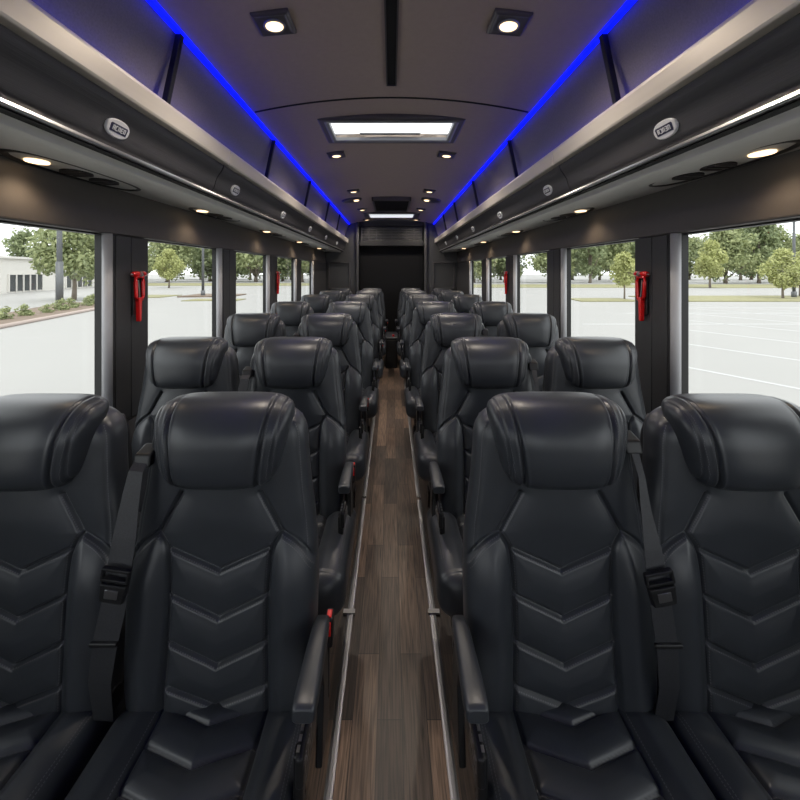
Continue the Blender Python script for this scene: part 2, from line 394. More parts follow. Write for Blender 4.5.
# reading light consoles under the racks
RD = [1.20, 2.37, 3.61, 4.90, 6.24]
RW = ['nearest the camera', 'second from the camera', 'third from the camera', 'fourth from the camera', 'farthest from the camera']
def console(side, s, y, k):
    root = empty('reading_light', (s*(1.14 if s < 0 and k == 0 else 1.11), y, Z(.374)))
    tag(root, 'slim reading light console under the %s rack, %s' % (side, RW[k]), 'reading light', 'reading lights under the racks')
    N = 40
    def plan(a, b, z, y0=.20, dx=0):
        return [(s*dx+a*math.copysign(abs(math.cos(t))**.8, math.cos(t)), y0+b*math.copysign(abs(math.sin(t))**.8, math.sin(t)), z) for t in np.linspace(0, 2*math.pi, N, endpoint=False)]
    m = MB(); m.loft([plan(.085, .31, .006), plan(.085, .31, -.010), plan(.079, .300, -.018), plan(.068, .287, -.018), plan(.064, .28, -.012)])
    m.build('console_rim', M['plastic'], root)
    m = MB(); m.loft([plan(.063, .279, -.010), plan(.060, .275, -.015)]); m.build('face_plate', M['under'], root)
    m = MB(); m.loft([[(s*.012+.030*math.cos(t), .02+.036*math.sin(t), z) for t in np.linspace(0, 2*math.pi, 24, endpoint=False)] for z in (-.013, -.019)])
    m.build('lens', M['warm'], root)
    for q in (.17, .31):
        m = MB(); m.loft([[(.046*math.cos(t), q+.056*math.sin(t), z) for t in np.linspace(0, 2*math.pi, 24, endpoint=False)] for z in (-.012, -.020)])
        v = m.build('air_vent', M['plastic'], root)
        m = MB()
        for a in (-.03, 0, .03): m.box(-.036, .036, q+a-.004, q+a+.004, -.024, -.019)
        m.build('louvre', M['bezel'], v)
    ld = bpy.data.lights.new('reading_lamp', 'SPOT'); ld.energy = READING_W; ld.color = (1, .74, .48); ld.spot_size = math.radians(140); ld.spot_blend = .8; ld.shadow_soft_size = .03
    lo = bpy.data.objects.new('reading_lamp', ld); COL.objects.link(lo); lo.parent = root; lo.location = (0, .02, -.045)
    return root
for side, s in (('left', -1), ('right', 1)):
    for k, y in enumerate(RD): console(side, s, y+(.09 if s < 0 and k == 0 else 0), k)

# ceiling downlights
DL = [1.50, 3.19, 4.63, 6.0, 7.15]
def downlight(side, s, y, k):
    x = s*.437
    root = empty('ceiling_downlight', (x, y, ceil_z(.437)))
    root.rotation_euler = (0, s*.09, 0)
    tag(root, 'square ceiling downlight with warm lens on the %s of the aisle, %s' % (side, RW[k]), 'ceiling light', 'ceiling downlights')
    m = MB(); h = .068
    def sq(a, z): return [(a, a, z), (-a, a, z), (-a, -a, z), (a, -a, z)]
    m.loft([sq(h, .004), sq(h, -.010), sq(h-.008, -.016), sq(h-.018, -.014)], smooth=False, caps=True)
    m.build('bezel', M['bezel'], root, bevel=.002)
    m = MB(); m.tube([(.036*math.cos(t), .036*math.sin(t), -.016) for t in np.linspace(0, 2*math.pi, 24, endpoint=False)], .005, 8, closed=True); m.build('ring', M['steel'], root)
    m = MB(); m.cyl((0, 0, -.013), (0, 0, -1), .034, .006, 24); m.build('lens', M['warm'], root)
    ld = bpy.data.lights.new('downlight_lamp', 'SPOT'); ld.energy = DOWNLIGHT_W; ld.color = (1, .88, .74); ld.spot_size = math.radians(160); ld.spot_blend = .9; ld.shadow_soft_size = .035
    lo = bpy.data.objects.new('downlight_lamp', ld); COL.objects.link(lo); lo.parent = root; lo.location = (0, 0, -.03)
for side, s in (('left', -1), ('right', 1)):
    for k, y in enumerate(DL): downlight(side, s, y, k)

# small oval ceiling pods with one bright dot, near the rear
for side, s in (('left', -1), ('right', 1)):
    x, y = s*.51, 5.15
    root = empty('ceiling_speaker', (x, y, ceil_z(x))); root.rotation_euler = (0, s*.11, 0)
    tag(root, 'flat oval ceiling pod with a bright dot near the rear, %s side' % side, 'ceiling speaker', 'oval ceiling pods')
    m = MB(); ov = lambda a, b, z: [(a*math.cos(t), b*math.sin(t), z) for t in np.linspace(0, 2*math.pi, 32, endpoint=False)]
    m.loft([ov(.13, .12, .01), ov(.13, .12, -.012), ov(.12, .11, -.022), ov(.11, .10, -.018)]); m.build('pod_rim', M['bezel'], root)
    m = MB(); m.cyl((-s*.06, 0, -.012), (0, 0, -1), .032, .014, 20); m.build('lens', M['warm'], root)

# skylights
def skylight(label, x0, x1, y0, y1, zc, rim, lit):
    root = empty('skylight', ((x0+x1)/2, (y0+y1)/2, zc)); tag(root, label, 'skylight')
    a, b = (x1-x0)/2, (y1-y0)/2
    m = MB(); A, B = a+rim, b+rim
    def q(p, r, z): return [(p, r, z), (-p, r, z), (-p, -r, z), (p, -r, z)]
    m.loft([q(A, B, .03), q(A, B, -.025), q(A-.015, B-.015, -.034), q(a+.012, b+.012, -.034), q(a, b, -.02), q(a, b, .02)], smooth=False, caps=False)
    m.build('skylight_frame', M['bezel'], root, bevel=.004)
    m = MB(); m.loft([q(a+.014, b+.014, -.036), q(a+.004, b+.004, -.038), q(a-.014, b-.014, -.03), q(a-.018, b-.018, -.01)], smooth=False, caps=False); m.build('inner_trim', M['frost'], root)
    m = MB(); m.box(-a-.02, a+.02, -b-.01, b+.01, -.006, .0); m.build('skylight_glass', M['glass'], root)
    if lit:
        m = MB(); m.box(-a*.55, a*.5, b-.05, b-.02, .004, .016); m.build('catch', M['frost'], root, bevel=.01)
    return root
skylight('bright rectangular roof skylight above the aisle near the front', -.405, .405, 2.50, 2.86, ceil_z(.3)+.012, .055, True)
skylight('narrow rear skylight with an added glowing panel just before the rear wall', -.37, .37, 6.50, 6.90, ceil_z(.3)+.012, .09, False)
m = MB(); m.box(-.36, .36, -.19, .19, -.036, -.022); m.build('light_diffuser', M['cool'], bpy.data.objects['skylight.001'], bevel=.004)  # glowing sheet added in place of daylight through the rear skylight
# dark hatch before the rear skylight
root = empty('roof_hatch', (0, 5.6, Z(.945))); tag(root, 'square black hatch in the ceiling before the rear skylight', 'roof hatch')
m = MB(); m.box(-.235, .235, -.45, .45, -.035, .02); m.build('hatch_lid', M['screen'], root, bevel=.01)
m = MB()
for a, b_, c, d in ((-.25, .25, -.47, -.44), (-.25, .25, .44, .47), (-.25, -.225, -.47, .47), (.225, .25, -.47, .47)): m.box(a, b_, c, d, -.045, .015)
m.build('hatch_frame', M['bezel'], root, bevel=.005)

# aluminium edge strips along the aisle
for side, s, cuts in (('left', -1, [(-1.5, 1.745), (1.757, 2.62), (2.64, 5.9)]), ('right', 1, [(-1.5, 1.745), (1.757, 2.60), (2.64, 5.9)])):
    for k, (a, c) in enumerate(cuts):
        m = MB(); x = s*.178
        m.prism_y([(x-.0135, 0), (x-.0125, .006), (x-.005, .008), (x-.004, .005), (x+.004, .005), (x+.005, .008), (x+.0125, .006), (x+.0135, 0)], a, c)
        o = m.build('floor_strip', M['alu']); tag(o, 'aluminium floor strip on the %s edge of the aisle, %s length' % (side, ('nearest', 'middle', 'farthest')[k]), 'floor strip', 'aisle floor strips')
        if k == 0:
            m = MB(); m.box(x-.02, x+.03 if s > 0 else x+.02, c-.012, c+.010, .003, .012) if s > 0 else m.box(x-.03, x+.02, c-.012, c+.010, .003, .012)
            m.build('end_bracket', M['steel'], o)

# ------------------------------------------------------------------ seats
CR = .45                       # height of the cushion at the crease
REC = math.tan(math.radians(5.0))
def segd(X, Zc, pts):
    d = np.full(X.shape, 9.0)
    for (ax, az), (bx, bz) in zip(pts[:-1], pts[1:]):
        vx, vz = bx-ax, bz-az; L2 = vx*vx+vz*vz+1e-12
        t = np.clip(((X-ax)*vx+(Zc-az)*vz)/L2, 0, 1)
        d = np.minimum(d, np.hypot(X-ax-t*vx, Zc-az-t*vz))
    return d
def sstep(a, b, x):
    t = np.clip((x-a)/(b-a), 0, 1); return t*t*(3-2*t)
def sup_ring(n, nf, nb, ratio):
    """unit superellipse, front half (v<0) in nf points, back half in nb, equal arc length"""
    def half(sg, cnt):
        t = np.linspace(0, math.pi, 4000); u = -np.sign(np.cos(t))*np.abs(np.cos(t))**(2/n); v = sg*np.abs(np.sin(t))**(2/n)
        L = np.concatenate([[0], np.cumsum(np.hypot(np.diff(u), np.diff(v)*ratio))]); q = np.linspace(0, L[-1], cnt+1)
        return np.interp(q, L, u)[:-1], np.interp(q, L, v)[:-1]
    u1, v1 = half(-1, nf); u2, v2 = half(1, nb)
    return np.concatenate([u1, -u2]), np.concatenate([v1, v2])
def mir(p): return [(-x, z) for x, z in p]
def spline(pts, n=24):
    P = [pts[0]]+list(pts)+[pts[-1]]; out = []
    for i in range(1, len(P)-2):
        p0, p1, p2, p3 = map(np.array, P[i-1:i+3])
        for t in np.linspace(0, 1, n, endpoint=False):
            out.append(tuple(.5*((2*p1)+(-p0+p2)*t+(2*p0-5*p1+4*p2-p3)*t*t+(-p0+3*p1-3*p2+p3)*t**3)))
    return out+[tuple(pts[-1])]

WZ = np.array([-.06, 0, .12, .25, .36, .43, .50, .58, .64, .72]); WW = np.array([.214, .222, .229, .231, .227, .219, .208, .200, .196, .19])
def back_w(z):
    tau = np.clip((z-.60)/.102, 0, 1); return np.interp(z, WZ, WW)*(1-tau**3.2)**(1/3.2)
def back_T(z):
    tau = np.clip((z-.62)/.082, 0, 1); return .062*(1-tau**2.6)**(1/2.6)
BN = 2.9
S1 = [(.098, .50), (.150, .405)]
S2 = spline([(.150, .405), (.130, .375), (.122, .33), (.119, .20), (.124, .02), (.126, -.06)], 6)
S3 = spline([(.150, .405), (.180, .385), (.205, .360), (.232, .318)], 6)
S4 = [(back_w(np.array(z))*.915, z) for z in np.linspace(.355, .66, 20)]
CH = [[(-.121, a), (0, b), (.121, a)] for a, b in ((.368, .312), (.262, .202), (.155, .095), (.054, .004))]
SB = []
for p in (S1, S2, S3): SB += [p, mir(p)]
EDGE = [S4, mir(S4)]
def h_back(X, Zc):
    d = np.full(X.shape, 9.0)
    for p in SB: d = np.minimum(d, segd(X, Zc, p))
    dc = np.full(X.shape, 9.0)
    for p in CH: dc = np.minimum(dc, segd(X, Zc, p))
    inside = (np.abs(X) < .121)
    dc = np.where(inside, dc, 9.0)
    da = np.minimum(d, dc)
    de = np.full(X.shape, 9.0)
    for p in EDGE: de = np.minimum(de, segd(X, Zc, p))
    h = -.0085*np.exp(-(d/.0045)**2)-.0075*np.exp(-(dc/.0040)**2)-.0032*np.exp(-(de/.003)**2)
    h = h+.0135*(1-np.exp(-da/.022))+.0012*np.exp(-((d-.009)/.004)**2)+.0012*np.exp(-((dc-.009)/.0045)**2)
    bol = sstep(.112, .168, np.abs(X))*sstep(.43, .27, Zc)*sstep(-.1, .06, Zc)
    h = h+.030*bol
    h = h-.010*(1-sstep(.0, .16, np.abs(X)))*sstep(.45, .35, Zc)
    return h
def back_front(x, z):
    x = np.asarray(x, float); z = np.asarray(z, float)
    w = back_w(z); r = np.clip(np.abs(x/w), 0, .9999); v = (1-r**BN)**(1/BN)
    return .05-back_T(z)*v-np.sqrt(v)*h_back(x, z)+z*REC
def dashes(mb, pts, fn, off=0., step=.0062, ln=.0040, wd=.0016, mi=1, lift=.0009, flat=False):
    """thread dashes along a polyline laid on a surface; fn gives the third coordinate"""
    P = np.array(pts); seg = np.hypot(*np.diff(P, axis=0).T); L = np.concatenate([[0], np.cumsum(seg)])
    q = np.arange(.004, L[-1]-ln, step)
    def at(s_): return np.stack([np.interp(s_, L, P[:, 0]), np.interp(s_, L, P[:, 1])], 1)
    a, b = at(q), at(q+ln); t = (b-a)/np.linalg.norm(b-a, axis=1)[:, None]; n = np.stack([-t[:, 1], t[:, 0]], 1)
    a = a+n*off; b = b+n*off
    c = [a+n*wd/2, b+n*wd/2, b-n*wd/2, a-n*wd/2]
    ys_ = [fn(k[:, 0], k[:, 1]) for k in c]
    for i in range(len(q)):
        vs = []
        for k in range(4):
            x, z = c[k][i]
            vs.append((x, z, ys_[k][i]+lift) if flat else (x, ys_[k][i]-lift, CR+z))
        mb.add(vs, [(0, 1, 2, 3)], mi, True)

def backrest_mesh():
    u, v = sup_ring(BN, 190, 36, .06/.23)
    zz = np.concatenate([np.linspace(-.06, .60, 225), .60+.102*np.sin(np.linspace(0, math.pi/2, 34)[1:])])
    zz[-1] = .7018
    w = back_w(zz)[:, None]; T = back_T(np.minimum(zz, .7005))[:, None]
    w = np.maximum(w, .03)
    X = u[None]*w; Yc = .05+v[None]*T; ZZ = np.repeat(zz[:, None], len(u), 1)
    wt = np.sqrt(np.clip(-v, 0, 1))[None]*np.clip((.702-zz)/.04, 0, 1)[:, None]
    Yc = Yc-wt*h_back(X, ZZ)+ZZ*REC
    rings = np.stack([X, Yc, ZZ+CR], 2)
    mb = MB(); mb.loft(rings)
    for p, o in ((S3, -.006), (S3, -.012), (S1, -.006), (S2[:60], -.006)):
        dashes(mb, p, back_front, o); dashes(mb, mir(p), back_front, -o)
    for p in EDGE: dashes(mb, p, back_front, .0045 if p is EDGE[1] else -.0045); 
    for c in CH[:4]: dashes(mb, c, back_front, -.006)
    return mb

HZ0, HZ1 = .520, .727
def head_mesh():
    nf = 130
    u, v = sup_ring(3.8, nf, 50, .07/.17)
    ze = np.sin(np.linspace(-math.pi/2, math.pi/2, 120)); ze = np.sign(ze)*np.abs(ze)**.9
    ze = np.clip(ze, -.9995, .9995)
    zz = (HZ0+HZ1)/2+(HZ1-HZ0)/2*ze
    w = (.1505+.0185*np.clip(ze*1.25, -1, 1))*(1-np.abs(ze)**5.0)**(1/5.0)
    w = np.maximum(w, .02)
    # deep rounded bottom, top rolling backwards
    T = .074*(1-np.abs(ze)**3.0)**(1/3.0)
    yc = .008+.030*np.clip(ze, 0, 1)**2
    X = u[None]*w[:, None]; Y = yc[:, None]+v[None]*T[:, None]
    xs1 = (.108+.0125*ze)[:, None]; xs2 = (.136+.015*ze)[:, None]
    a = np.abs(X); d1 = np.abs(a-xs1); d2 = np.abs(a-xs2)
    sc_ = (1-np.abs(ze)**8)[:, None]
    h = -.0080*np.exp(-(d1/.0040)**2)-.0040*np.exp(-(d2/.003)**2)+.0030*np.exp(-((d1-.0075)/.004)**2)
    h = h+.010*np.where(a < xs1, 1-np.exp(-d1/.03), .6*(1-np.exp(-d1/.012)))
    wt = np.where(v < .3, 1, 0)[None]
    nrm = np.stack([u*.4*np.ones_like(ze)[:, None], v[None]*np.ones_like(ze)[:, None], .9*np.sign(ze)[:, None]*np.abs(ze[:, None])**6*np.ones_like(u)[None]], 2)
    nrm /= np.linalg.norm(nrm, axis=2)[:, :, None]+1e-9
    ZZ = np.repeat(zz[:, None], len(u), 1)
    hw = (h*wt*sc_)
    X = X+nrm[:, :, 0]*hw; Y = Y+nrm[:, :, 1]*hw; ZZ = ZZ+nrm[:, :, 2]*hw
    Y = Y+ZZ*REC-.010
    mb = MB(); mb.loft(np.stack([X, Y, ZZ+CR], 2))
    for sg in (-1, 1):                     # thread beside the seams
        for base, off in ((xs1, .0075), (xs2, .005), (xs2, -.005)):
            line = []
            for i in range(10, 116):
                row_x = X[i]; k = np.argmin(np.abs(row_x[:nf]-sg*(base[i, 0]+off)))
                line.append((X[i, k], Y[i, k]-.001, ZZ[i, k]+CR))
            Pn = np.array(line); L = np.concatenate([[0], np.cumsum(np.linalg.norm(np.diff(Pn, axis=0), axis=1))])
            for q in np.arange(0, L[-1]-.004, .0062):
                A = np.array([np.interp(q, L, Pn[:, k]) for k in range(3)]); B = np.array([np.interp(q+.004, L, Pn[:, k]) for k in range(3)])
                e = np.array([.00055, 0, 0]); mb.add([A-e, A+e, B+e, B-e], [(0, 1, 2, 3)], 1, True)
    return mb

CL0, CL1 = .07, -.40            # rear and front of the cushion
CCH = [[(-.122, b+.042), (0, b), (.122, b+.042)] for b in (-.040, -.122, -.204, -.286)]
def h_cush(X, Y):
    ds = np.abs(np.abs(X)-.124)
    dc = np.full(X.shape, 9.0)
    for p in CCH: dc = np.minimum(dc, segd(X, Y, p))
    dc = np.where(np.abs(X) < .124, dc, 9.0)
    front = np.abs(Y-(CL1+.045)); 
    d = np.minimum(ds, dc)
    h = -.008*np.exp(-(ds/.0042)**2)-.0065*np.exp(-(dc/.0038)**2)
    h = h+.013*(1-np.exp(-d/.022))
    h = h+.026*sstep(.118, .160, np.abs(X))*sstep(CL1-.01, CL1+.16, Y)*sstep(.1, .0, Y)*.8
    h = h*sstep(.05, -.05, Y)
    h = h+.012*sstep(-.05, -.3, Y)-.0025*np.exp(-(front/.003)**2)
    return h
def cush_w(y):
    tau = np.clip((CL1+.09-y)/.09, 0, 1); return .229*(.62+.38*(1-tau**2.4)**(1/2.4))
def cush_dims(y):
    tau = np.clip((CL1+.055-y)/.055, 0, 1); return (1-tau**2.3)**(1/2.3)
CN = 4.2
def cush_top(x, y):
    x = np.asarray(x, float); y = np.asarray(y, float); r = np.clip(np.abs(x/cush_w(y)), 0, .9999); v = (1-r**CN)**(1/CN)
    return CR-.07+.07*cush_dims(y)*v+np.sqrt(v)*h_cush(x, y)
def cushion_mesh():
    u, v = sup_ring(CN, 170, 60, .07/.23)   # v<0 is the top here
    yy = np.concatenate([np.linspace(CL0, CL1+.055, 130), CL1+.055-.055*np.sin(np.linspace(0, math.pi/2, 30)[1:])])
    yy[-1] = CL1+.00005
    w = cush_w(yy)[:, None]; T = .07*np.maximum(cush_dims(yy), .02)[:, None]
    X = u[None]*w; YY = np.repeat(yy[:, None], len(u), 1); ZZ = CR-.07-v[None]*T
    ZZ = ZZ+np.sqrt(np.clip(-v, 0, 1))[None]*h_cush(X, YY)
    mb = MB(); mb.loft(np.stack([X, YY, ZZ], 2))
    for p in CCH: dashes(mb, p, cush_top, -.006, flat=True)
    for sg in (-1, 1):
        dashes(mb, [(sg*.132, y) for y in np.linspace(.02, CL1+.05, 12)], cush_top, 0, flat=True)
        for o_ in (.204, .210): dashes(mb, [(sg*o_, y) for y in np.linspace(.02, CL1+.10, 12)], cush_top, 0, flat=True)
    return mb

def ribbon(path, widths, thick=.0022, normals=None):
    mb = MB(); P = [Vector(p) for p in path]; rings = []
    for i, p in enumerate(P):
        t = (P[min(i+1, len(P)-1)]-P[max(i-1, 0)]).normalized()
        n = Vector(normals[i]) if normals else Vector((0, -1, .15)); n = (n-t*n.dot(t)).normalized(); a = t.cross(n).normalized()
        w = widths[i] if isinstance(widths, (list, tuple)) else widths
        rings.append([p+a*w/2-n*thick/2, p+a*w/2+n*thick/2, p-a*w/2+n*thick/2, p-a*w/2-n*thick/2])
    mb.loft(rings, smooth=False); return mb

def rbox(mb, c, size, mi=0): x, y, z = c; a, b, d = size; return mb.box(x-a/2, x+a/2, y-b/2, y+b/2, z-d/2, z+d/2, mi)

MESH = {}
def part(name, parent, maker, mats, bevel=0.):
    """first use builds the mesh, later uses share it"""
    return maker().build(name, mats, parent, bevel=bevel)

def make_seat(kind, s):
    """kind aisle or window; s is the side of the bus (-1 left). Built at the origin facing -y."""
    root = empty('coach_seat')
    a = -s                                   # direction of the aisle from the seat's middle
    LS = [M['leather'], M['stitch']]
    if not MESH:
        for nm, fn in (('seat_cushion', cushion_mesh), ('backrest', backrest_mesh), ('headrest', head_mesh)):
            o = fn().build(nm, LS, root, recalc=True); MESH[nm] = o.data
    else:
        for nm in ('seat_cushion', 'backrest', 'headrest'):
            o = bpy.data.objects.new(nm, MESH[nm]); COL.objects.link(o); o.parent = root
    # plastic rear shell
    m = MB(); rings = []
    for z in np.linspace(-.02, .66, 16):
        w = float(back_w(np.array(z)))*.97; T = .055*(1-max(0, (z-.5)/.17)**2*.6)
        rings.append([(w*math.copysign(abs(math.cos(t))**.6, math.cos(t)), .075+T*math.copysign(abs(math.sin(t))**.6, math.sin(t))+z*REC, CR+z) for t in np.linspace(0, 2*math.pi, 32, endpoint=False)])
    m.loft(rings); m.build('back_shell', M['plastic'], root)
    m = MB(); m.box(-.20, .20, -.33, .10, .255, .325); m.box(-.205, -.185, -.30, .12, .23, .36); m.box(.185, .205, -.30, .12, .23, .36)
    m.build('seat_pan', M['dark_metal'], root, bevel=.008)
    for q in (-1, 1):
        m = MB(); x = q*.15
        m.loft([[(x-.014, -.26, 0.006), (x+.014, -.26, .006), (x+.014, .14, .006), (x-.014, .14, .006)], [(x-.014, -.12, .13), (x+.014, -.12, .13), (x+.014, .03, .13), (x-.014, .03, .13)],
                [(x-.014, -.27, .26), (x+.014, -.27, .26), (x+.014, .09, .26), (x-.014, .09, .26)]], smooth=False)
        m.box(x-.028, x+.028, -.30, .18, 0, .022)
        m.build('leg', M['dark_metal'], root, bevel=.004)
    # recliner mechanism and slide on the aisle side
    m = MB(); m.box(a*.195, a*.222, -.16, .10, .30, .40); m.cyl((a*.205, .03, .43), (a, 0, 0), .035, .022); m.box(a*.10, a*.20, -.34, -.26, .20, .27); m.box(a*.06, a*.215, -.31, -.28, .15, .24)
    m.build('recliner_bracket', M['dark_metal'], root, bevel=.004)
    if kind == 'aisle':
        x = a*.253
        # armrest: padded arm with rounded nose, swelling towards the front
        m = MB(); rings = []
        for y, w, h, zc in ((.015, .012, .016, .640), (.008, .016, .020, .645), (-.03, .019, .022, .655), (-.10, .021, .021, .659), (-.17, .023, .019, .661), (-.200, .0225, .0175, .661), (-.209, .021, .015, .661), (-.212, .018, .011, .661)):
            rings.append([(x+w*math.copysign(abs(math.cos(t))**.5, math.cos(t)), y, zc+h*math.copysign(abs(math.sin(t))**.5, math.sin(t))) for t in np.linspace(0, 2*math.pi, 28, endpoint=False)])
        m.loft(rings); ar = m.build('armrest', M['leather'], root)
        m = MB(); m.loft([[(x-.008, y0, z), (x+.008, y0, z), (x+.008, y1, z), (x-.008, y1, z)] for z, y0, y1 in ((.36, -.05, .06), (.52, -.02, .05), (.64, -.06, .005))], smooth=False)
        m.build('armrest_bracket', M['plastic'], ar, bevel=.004)
        # recline lever below the arm, with pale marks on its plate
        m = MB(); rbox(m, (a*.245, -.165, .545), (.016, .085, .06)); rbox(m, (a*.235, -.16, .47), (.02, .03, .14))
        lv = m.build('recline_lever', M['plastic'], root, bevel=.006)
        m = MB()
        for k in range(5):
            y = -.195+.014*k
            rbox(m, (a*.2535, y, .548), (.0015, .0035, .026)); 
            if k % 2 == 0: rbox(m, (a*.2535, y+.005, .558), (.0015, .009, .0035))
            else: rbox(m, (a*.2535, y+.005, .538), (.0015, .009, .0035))
        for k in range(3): rbox(m, (a*.240, -.19+.018*k, .5762), (.006, .012, .0014))
        m.build('lever_marking', M['steel'], lv)
        # shoulder belt along the window side
        if s < 0: path = [(-.196, .035, 1.030), (-.198, .012, 1.012), (-.202, .0, .96), (-.205, -.020, .87), (-.210, -.036, .785), (-.213, -.045, .73), (-.226, -.055, .65), (-.240, -.052, .56), (-.246, -.03, .45)]; wid = [.034, .035, .042, .054, .058, .058, .057, .052, .046]; bz = .785; bp = (-.2095, -.042, .785)
        else: path = [(.188, .045, 1.06), (.188, .010, 1.00), (.186, -.010, .93), (.188, -.032, .85), (.190, -.046, .785), (.196, -.052, .72), (.203, -.058, .65), (.212, -.052, .55), (.214, -.03, .45)]; wid = [.020, .016, .024, .040, .048, .048, .048, .046, .044]; bp = (.191, -.050, .785)
        bt = ribbon(path, wid).build('seat_belt', M['belt'], root)
        bx, by, bz = bp; tilt = .15 if s < 0 else -.20
        m = MB()
        # upper loop bar frame around the webbing, then the latch body
        rbox(m, (0, 0, .030), (.062, .012, .007)); rbox(m, (0, 0, .006), (.062, .012, .007)); rbox(m, (-.029, 0, .018), (.006, .012, .030)); rbox(m, (.029, 0, .018), (.006, .012, .030))
        m.loft([[(-.031, .005, 0), (.031, .005, 0), (.027, .005, -.044), (-.027, .005, -.044)], [(-.029, -.008, -.002), (.029, -.008, -.002), (.025, -.008, -.042), (-.025, -.008, -.042)]], smooth=False)
        tg = m.build('belt_tongue', M['plastic'], bt, bevel=.002); tg.location = (bx, by-.004, bz); tg.rotation_euler = (0, tilt, 0)
        m = MB(); rbox(m, (0, -.009, -.021), (.030, .003, .020)); tp = m.build('tongue_plate', M['steel'], tg, bevel=.001)
        m = MB(); px, py, pz = path[6]; rbox(m, (px, py-.004, pz+.005), (.062, .010, .010)); m.build('belt_slider', M['plastic'], bt, bevel=.003)
        m = MB(); px, py, pz = path[0]
        m.loft([[(px+dx*1.0, py+.02, pz+dz), (px+dx*.9, py-.018, pz+dz*.9)] for dx, dz in ()] or [[(px-.024, py+.05, pz-.016), (px+.024, py+.05, pz-.016), (px+.024, py+.05, pz+.022), (px-.024, py+.05, pz+.022)], [(px-.021, py-.012, pz-.018), (px+.021, py-.012, pz-.018), (px+.021, py-.002, pz+.014), (px-.021, py-.002, pz+.014)]], smooth=False)
        m.build('belt_guide', M['plastic'], bt, bevel=.006)
        if s < 0:       # buckle with red release on the aisle side
            m = MB(); rbox(m, (a*.264, .045, .600), (.018, .034, .075)); rbox(m, (a*.258, .05, .50), (.010, .022, .15))
            bk = m.build('belt_buckle', M['plastic'], root, bevel=.005)
            m = MB(); rbox(m, (a*.264, .027, .612), (.011, .006, .034)); rbox(m, (a*.264, .042, .638), (.012, .022, .006)); m.build('release_button', M['redbtn'], bk, bevel=.002)
    return root

ROW_D = [1.01, 1.76, 2.62, 3.57, 4.72, 5.90, 6.78]
AX = [.43, .43, .42, .388, .368, .350, .330]
WXS = [.89, .895, .90, .895, .89, .885, .86]
ROWN = ['front row', 'second row', 'third row', 'fourth row', 'fifth row', 'sixth row', 'rearmost row']
protos = {(k, s): make_seat(k, s) for k in ('aisle', 'window') for s in (-1, 1)}
index_kids()
used = set()
for (k, s), pr in protos.items():
    side = 'left' if s < 0 else 'right'
    for r in range(7):
        o = pr if (k, s) not in used else None
        if o is None: o = copy_tree(pr)
        used.add((k, s))
        x = AX[r] if k == 'aisle' else WXS[r]
        if r == 0: x = {('aisle', -1): .418, ('aisle', 1): .414, ('window', -1): .905, ('window', 1): .872}[(k, s)]
        o.location = (s*x, ROW_D[r]-.05, 0)
        o.scale = (1, 1, ((.986 if k == 'aisle' else .982), 1.008, 1.024, 1.03, 1.028, 1.02, 1.02)[r])
        extra = {('aisle', -1): 'beside the aisle with armrest and red buckle', ('aisle', 1): 'beside the aisle with armrest', ('window', -1): 'against the windows', ('window', 1): 'against the windows'}[(k, s)]
        tag(o, 'black leather coach seat, %s, %s half, %s' % (ROWN[r], side, extra), 'seat', 'coach seats in rows')
        if r > 0 and k == 'aisle':
            for c in o.children if o is not pr else []:
                if c.name.startswith('seat_cushion'): c.scale = (1.10, 1, 1); c.location.x = -s*.023
# low black console between the rearmost seats
root = empty('rear_console', (0, 6.45, 0)); tag(root, 'low black console closing the aisle between the rearmost seats', 'console')
m = MB(); m.box(-.09, .09, -.30, .30, 0, .44); m.build('console_body', M['plastic'], root, bevel=.02)
m = MB(); m.box(-.09, .09, -.31, .30, .44, .475); m.build('console_pad', M['leather'], root, bevel=.015)
m = MB(); rbox(m, (.03, -.20, .485), (.03, .04, .03)); m.build('release_button', M['redbtn'], root, bevel=.003)

# ------------------------------------------------------------------ red emergency hammers on the pillars
def hammer(s, y, label):
    x = s*(WX-.012); root = empty('emergency_hammer', (x, y, 1.38)); tag(root, label, 'emergency hammer', 'red emergency hammers')
    i = -s
    # loop handle
    m = MB(); lp = [(0, -.024, .075), (0, .026, .075), (0, .030, .05), (0, .029, -.015), (0, .022, -.03), (0, -.012, -.03), (0, -.022, -.015), (0, -.025, .05)]
    m.tube([(i*.014, p[1], p[2]) for p in lp], .0085, 10, closed=True); m.build('loop_handle', M['red'], root)
    # head bar with steel points
    m = MB(); m.tube([(i*.014, -.050, .086), (i*.014, -.036, .089), (i*.014, .036, .089), (i*.014, .048, .086)], [.009, .012, .012, .009], 12); hd = m.build('head', M['red'], root)
    m = MB(); m.cyl((i*.014, -.048, .086), (0, -1, 0), .008, .014, 12, r2=.002); m.build('steel_tip', M['steel'], hd); m = MB(); m.cyl((i*.020, -.010, .088), (0, 1, 0), .0135, .016, 12); m.build('steel_collar', M['steel'], hd)
    # tapered blade guard with steel edge
    m = MB(); m.loft([[(i*.004, -.022+a, z), (i*.024, -.022+a, z), (i*.024, -.022+a+w, z), (i*.004, -.022+a+w, z)] for z, a, w in ((-.02, .004, .030), (-.045, .010, .020), (-.125, .013, .013), (-.132, .014, .009))], smooth=False)
    m.build('blade_guard', M['red'], root, bevel=.003)
    m = MB(); m.loft([[(i*.010, .0+a, z), (i*.018, .0+a, z), (i*.018, a+.007, z), (i*.010, a+.007, z)] for z, a in ((.06, -.014), (-.03, -.004), (-.13, .003))], smooth=False); m.build('cutter_edge', M['steel'], root)
    m = MB(); m.box(0, i*.006, -.03, .03, -.10, .085); m.build('wall_clip', M['plastic'], root, bevel=.002)
hammer(-1, 1.875, 'red emergency hammer on the left pillar behind the first window')
hammer(1, 1.895, 'red emergency hammer on the right pillar behind the first window')
